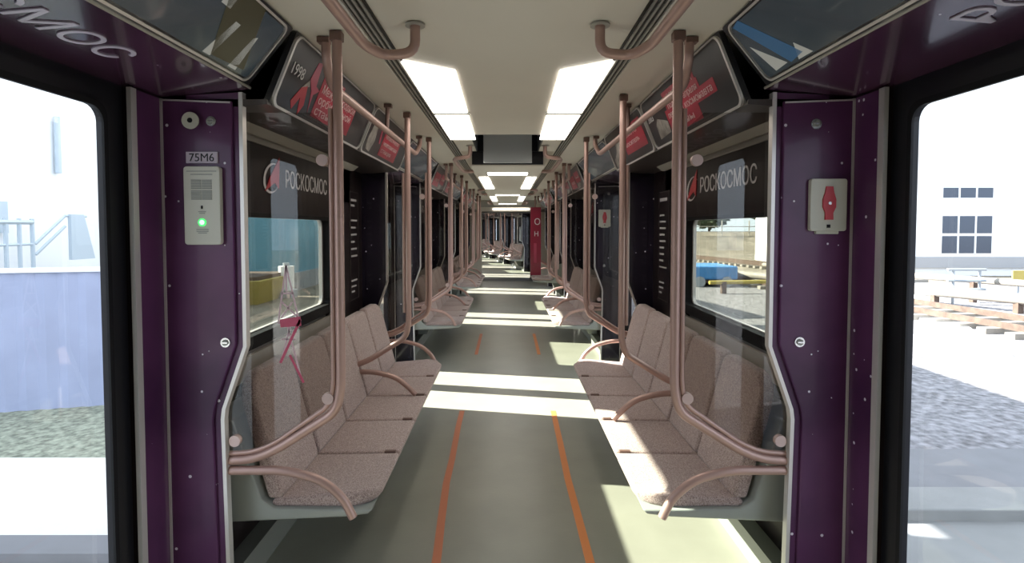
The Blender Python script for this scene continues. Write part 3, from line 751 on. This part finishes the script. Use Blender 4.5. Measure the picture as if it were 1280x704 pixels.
tape([(.385, 2.3), (.382, 2.52), (.378, 2.9), (.372, 3.3), (.380, 3.9), (.385, 4.55)], .042, 'orange_tape', 'bright orange floor tape right of the aisle centre, nearest')
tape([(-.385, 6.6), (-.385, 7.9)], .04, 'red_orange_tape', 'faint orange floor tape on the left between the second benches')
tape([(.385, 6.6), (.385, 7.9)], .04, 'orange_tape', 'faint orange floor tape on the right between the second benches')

# ------------------------------------------------------------------ crimson panel on the right, before the last door
w = thing('crimson_end_panel', (.66, 12.5, 0), 'tall crimson panel with white lettering beyond the short right bench', 'panel')
MB().rrect(lambda u, v, q: (u, 12.40 + q, v), (.52, .76, .47, 2.02), 0, .03, .02).build('panel_board', 'red_wrap', w)
text('lettering', 'О', (.60, 12.398, 1.62), (1, 0, 0), (0, 0, 1), .2, 'white_letter', w)
text('lettering', 'Н', (.60, 12.398, 1.36), (1, 0, 0), (0, 0, 1), .15, 'white_letter', w)
MB().box(.60, .66, 12.396, 12.399, .75, 1.2).build('pale_stripe', 'ad_pink', w)

# ------------------------------------------------------------------ gangway
w = thing('gangway_bellows', (0, 16.1, 0), 'dark ribbed bellows passage between the two carriages', 'gangway')
for k in range(6):
    y = 15.7 + k * .17
    MB().ring(lambda u, v, q: (u - .07 * (y - 15.6), y + q, v), (-.95, .95, -.05, 2.2), (-.74 - .02 * (k % 2), .74 + .02 * (k % 2), .005, 2.0), 0, .165, .1, .05).build('rib', 'bellows', w)
tag(MB().box(-.95, .88, YE, 16.85, -.06, .004).build('gangway_floor_plate', 'floor', at=(0, 16.1, 0)), 'grey floor plate inside the gangway', 'floor plate')

# ================================================================== CARRIAGE B, bending away to the left
CAR = Car((-.04, 16.65, 0), math.radians(10.5))
DB = [(.7, 2.4), (4.8, 6.5), (8.9, 10.6), (13.0, 14.7)]
bb = walls(DB, 0.1, 17.5)
struct(MB().box(-XO, XO, 0.1, 17.5, -.12, 0).build('floor', 'floor'))
c = MB(); c.box(-XO, XO, .1, 17.5, ZC, ZC + .05); c.box(-XO, XO, .1, 17.5, ROOF, ROOF + .05); struct(c.build('ceiling', 'ceiling'))
E = MB(); E.box(-XO, -.95, .02, .1, 0, ROOF); E.box(.95, XO, .02, .1, 0, ROOF); E.box(-.95, .95, .02, .1, 2.15, ROOF)
struct(E.build('wall_front', 'lining_dark'))
struct(MB().box(-XO, XO, 17.5, 17.6, 0, ROOF).build('wall_end', 'lining_dark'))
for s in (-1, 1):
    m = MB(s)
    for a, b in bb: m.prism_xz([(LO_B[0] - .003, 2.012), (1.10, 1.995), (XW + .01, 1.995), (XW + .01, 2.03), (LO_B[0], 2.03)], a, b)
    struct(m.build('trim_%d' % (3 if s < 0 else 4), 'lining_brown'))
for i, (a, b) in enumerate(bb[1:4]):
    for s in (-1, 1): window(s, a, b, False, window_no); window_no += 1
NX = 'in the next carriage'
for i, (a, b) in enumerate(DB):
    for s in (-1, 1):
        door(s, a, b, dn); dn += 1
        header(s, a, b, False, 'dark header panel over a %s door %s' % (SIDE[s], NX), 'header panels in the next carriage, %s' % SIDE[s])
        pocket_panel(s, b, -1, 'black starry panel by a %s door %s' % (SIDE[s], NX), None, 'black_star_print', 'pocket panels in the next carriage, %s' % SIDE[s])
for i, (a, b) in enumerate(bb[1:4]):
    for s in (-1, 1):
        bench(s, a + .07, 5, 'distant beige bench on the %s %s' % (SIDE[s], NX), 'benches in the next carriage, %s' % SIDE[s])
        for y in (a + .025, a + 1.46, b - .025):
            partition(s, y, False, 'distant pale pole with curved foot on the %s %s' % (SIDE[s], NX), grp='poles in the next carriage, %s' % SIDE[s], dirn=0)
        side_rail(s, a + .09, b - .09, 'distant overhead rail on the %s %s' % (SIDE[s], NX), grp='overhead rails in the next carriage, %s' % SIDE[s])
        for y in (a + .03, a + 1.21):
            advert(s, y, y + 1.15, 'distant sloped poster on the %s %s' % (SIDE[s], NX), None, 'posters in the next carriage, %s' % SIDE[s])
    lamp(-.44, -.25, -.44, -.25, a + .3, b - .3, ZC - .002, 'distant left ceiling light ' + NX, 'ceiling lights in the next carriage, left')
    lamp(.44, .25, .44, .25, a + .3, b - .3, ZC - .002, 'distant right ceiling light ' + NX, 'ceiling lights in the next carriage, right')
CAR = Car((0, 0, 0), 0)

# ================================================================== OUTSIDE
G = -1.1
struct(MB().box(-90, 90, -60, 120, G - .5, G).build('ground', 'yard_earth'))
tag(MB().box(-1.0, 60, -30, 26, G, G + .03).build('gravel_bed', 'gravel', at=(10, 0, G)), 'pale gravel covering the yard right of the train', 'gravel', kind='stuff')
tag(MB().box(-6.6, -1.9, -12, 5.9, G, G + .12).build('concrete_apron', 'concrete_white', at=(-3, 0, G)), 'bright concrete strip beside the left of the train', 'pavement')
tag(MB().box(-6.5, -1.95, 4.0, 4.25, G + .12, G + .2).build('apron_kerb', 'kerb_grey', at=(-3, 0, G)), 'low grey kerb across the left concrete strip', 'kerb')
# angled low blue fence with grass in front
def yawbox(name, mat, o, ang, L, T, z0, z1, label, cat, kind=None):
    c, n = math.cos(ang), math.sin(ang); m = MB()
    pts = [(o[0], o[1]), (o[0] + c * L, o[1] + n * L), (o[0] + c * L - n * T, o[1] + n * L + c * T), (o[0] - n * T, o[1] + c * T)]
    m.hexa([(x, y, z0) for x, y in pts], [(x, y, z1) for x, y in pts])
    return tag(m.build(name, mat, at=(o[0], o[1], z0)), label, cat, kind=kind)
yawbox('grass_verge', 'grass', (-16, 3.0), math.radians(14), 16, 3.6, G, G + .10, 'strip of dull grass at the foot of the blue fence', 'grass', 'stuff')
w = thing('blue_fence', (-6.5, 7.2, G), 'pale blue metal fence outside the nearest left door', 'fence')
c, n = math.cos(math.radians(14)), math.sin(math.radians(14))
F = MB(); 
for k in range(49):
    q = -1.0 + k * .25; x0 = -17 + c * (q + 1); y0 = 4.95 + n * (q + 1) 
    F.hexa([(x0, y0, G), (x0 + c * .12, y0 + n * .12 - .03, G), (x0 + c * .25, y0 + n * .25, G), (x0 + c * .25, y0 + n * .25 + .05, G), (x0, y0 + .05, G)],
           [(x0, y0, .93), (x0 + c * .12, y0 + n * .12 - .03, .93), (x0 + c * .25, y0 + n * .25, .93), (x0 + c * .25, y0 + n * .25 + .05, .93), (x0, y0 + .05, .93)])
F.build('sheet', 'blue_fence', w)
F = MB(); F.hexa([(-17, 4.9, .93), (-5.0, 7.89, .93), (-5.0, 8.02, .93), (-17, 5.03, .93)], [(-17, 4.9, .99), (-5.0, 7.89, .99), (-5.0, 8.02, .99), (-17, 5.03, .99)])
F.build('top_rail', 'white_plaster', w)
# left white industrial hall with pipe and stair behind the fence
w = thing('white_hall', (-22, 12, G), 'large white hall behind the blue fence on the left', 'building')
MB().box(-34, -14.5, -4, 21, G, 6.6).build('wall', 'white_plaster', w)
MB().tube([(-14.38, 17.5, 3.3), (-14.38, 17.5, 5.1)], .09, 10).build('downpipe', 'metal_pale', w, True)
MB().box(-14.5, -14.3, 15.2, 15.6, 1.4, 2.3).build('wall_vent', 'metal_pale', w)
w = thing('access_stair', (-13, 14, 0), 'grey metal access stair and rail seen over the blue fence', 'stair')
m = MB(); m.tube([(-13.2, 15.2, 1.1), (-13.0, 16.0, 1.9)], .04, 6); m.tube([(-13.2, 15.2, .8), (-13.0, 16.0, 1.6)], .04, 6); m.tube([(-13.0, 16, 1.9), (-13, 16.8, 1.9)], .04, 6)
m.build('handrail', 'metal_pale', w)
MB().hexa([(-13.0, 16.1, .6), (-13.0, 17.0, .6), (-13, 16.6, 1.95), (-13, 16.1, 1.95)], [(-12.9, 16.1, .6), (-12.9, 17.0, .6), (-12.9, 16.6, 1.95), (-12.9, 16.1, 1.95)]).build('side_plate', 'metal_pale', w)
m = MB()
for y in (14.2, 14.6, 15.0): m.tube([(-13.1, y, G), (-13.1, y, 1.8)], .05, 6)
m.tube([(-13.1, 13.0, 1.7), (-13.1, 15.0, 1.7)], .07, 6); m.tube([(-13.1, 13.0, 1.1), (-13.1, 15.0, 1.1)], .04, 6)
m.build('frame', 'metal_pale', w)
# teal hall seen through the left windows
w = thing('teal_hall', (-14, 40, G), 'teal blue clad hall seen through the nearest left window', 'building')
MB().box(-40, -9.0, 23, 80, G + 0, 4.5).build('wall', 'teal_cladding', w)
MB().box(-40.1, -8.9, 22.9, 80.1, G, -.35).build('plinth', 'band_grey', w)
w = thing('storage_bin', (-9.5, 19.5, G), 'yellow and brown skip outside the nearest left window', 'skip')
MB().hexa([(-10.4, 18.6, G), (-8.6, 18.6, G), (-8.6, 20.6, G), (-10.4, 20.6, G)], [(-10.8, 18.2, -.25), (-8.3, 18.2, -.25), (-8.3, 21, -.25), (-10.8, 21, -.25)]).build('body', 'yellow_paint', w)
MB().box(-10.6, -8.5, 18.4, 20.8, -.25, -.12).build('load', 'rail_brown', w)
w = thing('white_tank', (-9.0, 22, G), 'small white tank by the teal hall', 'tank')
MB().tube([(-8.4, 20.6, G + .3), (-8.4, 20.6, .1)], .28, 16).build('body', 'white_plaster', w, True)
MB().tube([(-8.4, 20.6, .1), (-8.4, 20.6, .22)], .12, 12).build('cap', 'metal_grey', w, True)
MB().box(-8.7, -8.1, 20.3, 20.9, G, G + .3).build('stand', 'metal_grey', w)

# right: white building with windows, base band, rails and pipes
w = thing('white_depot_building', (32, 30, G), 'white building with two rows of dark windows outside the right door', 'building')
MB().box(20.5, 60, 30, 45, G, 18).build('wall', 'white_plaster', w)
MB().box(20.4, 60.1, 29.85, 30, -.65, -.05).build('base_band', 'band_grey', w)
for x0 in (23.9, 24.85, 25.8):
    for z0, z1 in ((3.2, 3.75), (1.25, 2.2), (.15, 1.1)):
        f = MB().box(x0 - .05, x0 + .87, 29.93, 30.0, z0 - .05, z1 + .05).build('window', 'white_plaster', w)
        MB().box(x0, x0 + .82, 29.91, 29.935, z0, z1).build('pane', 'pane_blue', f)
def yard_pipe(o, ang, L, r, z, label, mat, name='yard_pipe', posts=True):
    c, n = math.cos(ang), math.sin(ang)
    w = thing(name, (o[0], o[1], z), label, 'pipe')
    MB().tube([(o[0], o[1], z), (o[0] + c * L, o[1] + n * L, z)], r, 10).build('pipe', mat, w, True)
    if posts:
        for k in range(int(L / 2.2)):
            x, y = o[0] + c * (.6 + k * 2.2), o[1] + n * (.6 + k * 2.2)
            MB().box(x - .09, x + .09, y - .09, y + .09, G, z + r * .5).build('post', 'rail_brown', w)
yard_pipe((19, 10.2), math.radians(118), 18, .17, -.62, 'thick pale pipe on low posts across the right yard', 'pipe_pale')
yard_pipe((20.5, 10.6), math.radians(116), 18, .12, -.28, 'thinner pale pipe behind the thick one in the right yard', 'pipe_pale')
def rail_track(o, ang, L, label):
    w = thing('rail_track', (o[0], o[1], G), label, 'rail track')
    c, n = math.cos(ang), math.sin(ang)
    for d in (-.76, .76):
        m = MB(); x0, y0 = o[0] - n * d, o[1] + c * d
        a = [(x0 - n * .04, y0 + c * .04), (x0 + n * .04, y0 - c * .04)]; b = [(p[0] + c * L, p[1] + n * L) for p in a]
        q = [a[0], a[1], b[1], b[0]]
        m.hexa([(x, y, G + .16) for x, y in q], [(x, y, G + .32) for x, y in q]); m.build('rail', 'rail_brown', w)
    for k in range(int(L / .7)):
        x, y = o[0] + c * k * .7, o[1] + n * k * .7
        m = MB(); q = [(x - n * u + c * v, y + c * u + n * v) for u, v in ((-1.25, -.12), (1.25, -.12), (1.25, .12), (-1.25, .12))]
        m.hexa([(x_, y_, G + .02) for x_, y_ in q], [(x_, y_, G + .17) for x_, y_ in q]); o_ = m.build('sleeper', 'pipe_pale', w)
rail_track((13.6, 8), math.radians(96), 46, 'nearer railway track with pale sleepers in the right yard')
rail_track((19, 26), math.radians(100), 42, 'farther railway track beyond the pipes in the right yard')
w = thing('yard_trestle', (14, 17, G), 'grey metal trestle near the pipes in the right yard', 'trestle')
m = MB()
for dx in (0, .9):
    m.tube([(15.2 + dx, 18.5, G), (15.2 + dx, 18.5, .15)], .04, 6)
for z in (.13, -.25, -.55): m.tube([(15.0, 18.5, z), (16.3, 18.5, z)], .05, 6)
m.build('frame', 'metal_grey', w)
w = thing('warning_board', (18, 19, G), 'yellow board on a post at the right edge of the yard', 'sign')
MB().box(17.7, 18.2, 19.0, 19.05, -.35, .05).build('board', 'yellow_paint', w)
MB().box(17.9, 17.98, 19.05, 19.1, G, .0).build('post', 'metal_grey', w)
yawbox('white_curb_strip', 'white_plaster', (8.6, 8.2), math.radians(60), 22, .9, G, G + .09, 'white painted strip between gravel and pipes on the right', 'strip')
# concrete crossing beside the train on the right
w = thing('concrete_crossing', (5, 5.6, G), 'pale concrete crossing slab outside the nearest right door', 'slab')
MB().box(1.9, 12, 5.15, 6.2, G, G + .10).build('slab', 'kerb_grey', w, bevel=.02)
lab(MB().box(1.9, 12, 4.72, 5.15, G, G + .16).build('kerb_stone', 'concrete', w, bevel=.02), 'lighter kerb stone along its front')
tag(MB().box(1.9, 12, 2.5, 4.72, G, G + .05).build('paved_strip', 'concrete', at=(6, 3.6, G)), 'grey paved strip in front of the right kerb', 'pavement')
w = thing('blue_rail_car', (9, 25, G), 'small blue service rail car seen through the nearest right window', 'rail car')
MB().box(8.0, 10.2, 24, 26.4, -.75, -.15).build('body', 'blue_paint', w, bevel=.1)
MB().box(8.1, 10.1, 24.1, 26.3, G + .2, -.75).build('frame', 'rail_brown', w)
for x in (8.5, 9.7):
    MB().disc((x, 24.05, G + .26), (0, -1, 0), .24, .12, 18).build('wheel', 'metal_grey', w, True)
yard_pipe((8.0, 21.5), math.radians(8), 9, .08, -.62, 'pale yellow pipe beyond the right window', 'yellow_paint')
w = thing('embankment', (25, 62, G), 'brown embankment rising behind the rail yard', 'embankment'); 
MB().hexa([(4, 56, G), (70, 56, G), (70, 75, G), (4, 75, G)], [(4, 66, 1.0), (70, 66, 1.0), (70, 75, 1.0), (4, 75, 1.0)]).build('slope', 'yard_earth', w)
m = MB()
for k in range(12): m.tube([(6 + k * 3.2, 64, 0), (6 + k * 3.2, 64, 2.4)], .06, 6)
m.tube([(5, 64, 1.7), (45, 64, 1.7)], .05, 6); m.tube([(5, 64, 1.1), (45, 64, 1.1)], .05, 6); m.build('railing', 'frame_beige', w)
for k, (x, y, r) in enumerate(((22, 80, 2.4), (30, 81, 3.0), (38.5, 80, 2.2))):
    w = thing('leafy_tree', (x, y, 1), 'small dark tree on the embankment, %s' % ['left of three', 'middle of three', 'right of three'][k], 'tree')
    bm = bmesh.new(); bmesh.ops.create_icosphere(bm, subdivisions=4, radius=r)
    for v in bm.verts: v.co *= 1 + .22 * math.sin(5 * v.co.x + k) * math.cos(4 * v.co.y) + .12 * random.uniform(-1, 1); v.co.z *= .8
    mm = MB(); mm.add([v.co + Vector((x, y, 3.2 + r * .3)) for v in bm.verts], [[q.index for q in f.verts] for f in bm.faces]); bm.free()
    mm.build('crown', 'tree_green', w)
    MB().tube([(x, y, G), (x, y, 3)], .18, 8).build('trunk', 'rail_brown', w)

# ------------------------------------------------------------------ outer skin of the carriages is the wall mesh; light
W = bpy.data.worlds.new('World'); SC.world = W; W.use_nodes = True
nt = W.node_tree; bg = nt.nodes['Background']
bg.inputs['Color'].default_value = (.80, .90, 1.0, 1); bg.inputs['Strength'].default_value = 3.0
sun = bpy.data.lights.new('sun', 'SUN'); sun.energy = 34; sun.angle = math.radians(.6); sun.color = (1, .95, .84)
so = bpy.data.objects.new('sun', sun); COL.objects.link(so)
so.rotation_euler = Vector((1, -.20, -.595)).to_track_quat('-Z', 'Y').to_euler(); so.location = (-20, 4, 15)

# ------------------------------------------------------------------ camera
cam = bpy.data.cameras.new('camera'); co = bpy.data.objects.new('camera', cam); COL.objects.link(co)
cam.sensor_width = 36; cam.lens = 680 / 1280 * 36; cam.clip_start = .02; cam.clip_end = 400
co.location = (0, 0, H); co.rotation_euler = (math.radians(90 - 2.2), 0, 0)
cam.shift_y = -41 / 1280; cam.shift_x = 5.5 / 1280
SC.camera = co
SC.view_settings.view_transform = 'Standard'; SC.view_settings.look = 'None'; SC.view_settings.gamma = 1; SC.view_settings.exposure = 0
SC.view_settings.use_curve_mapping = False
for o in bpy.data.objects:
    if '_o' in o: del o['_o']
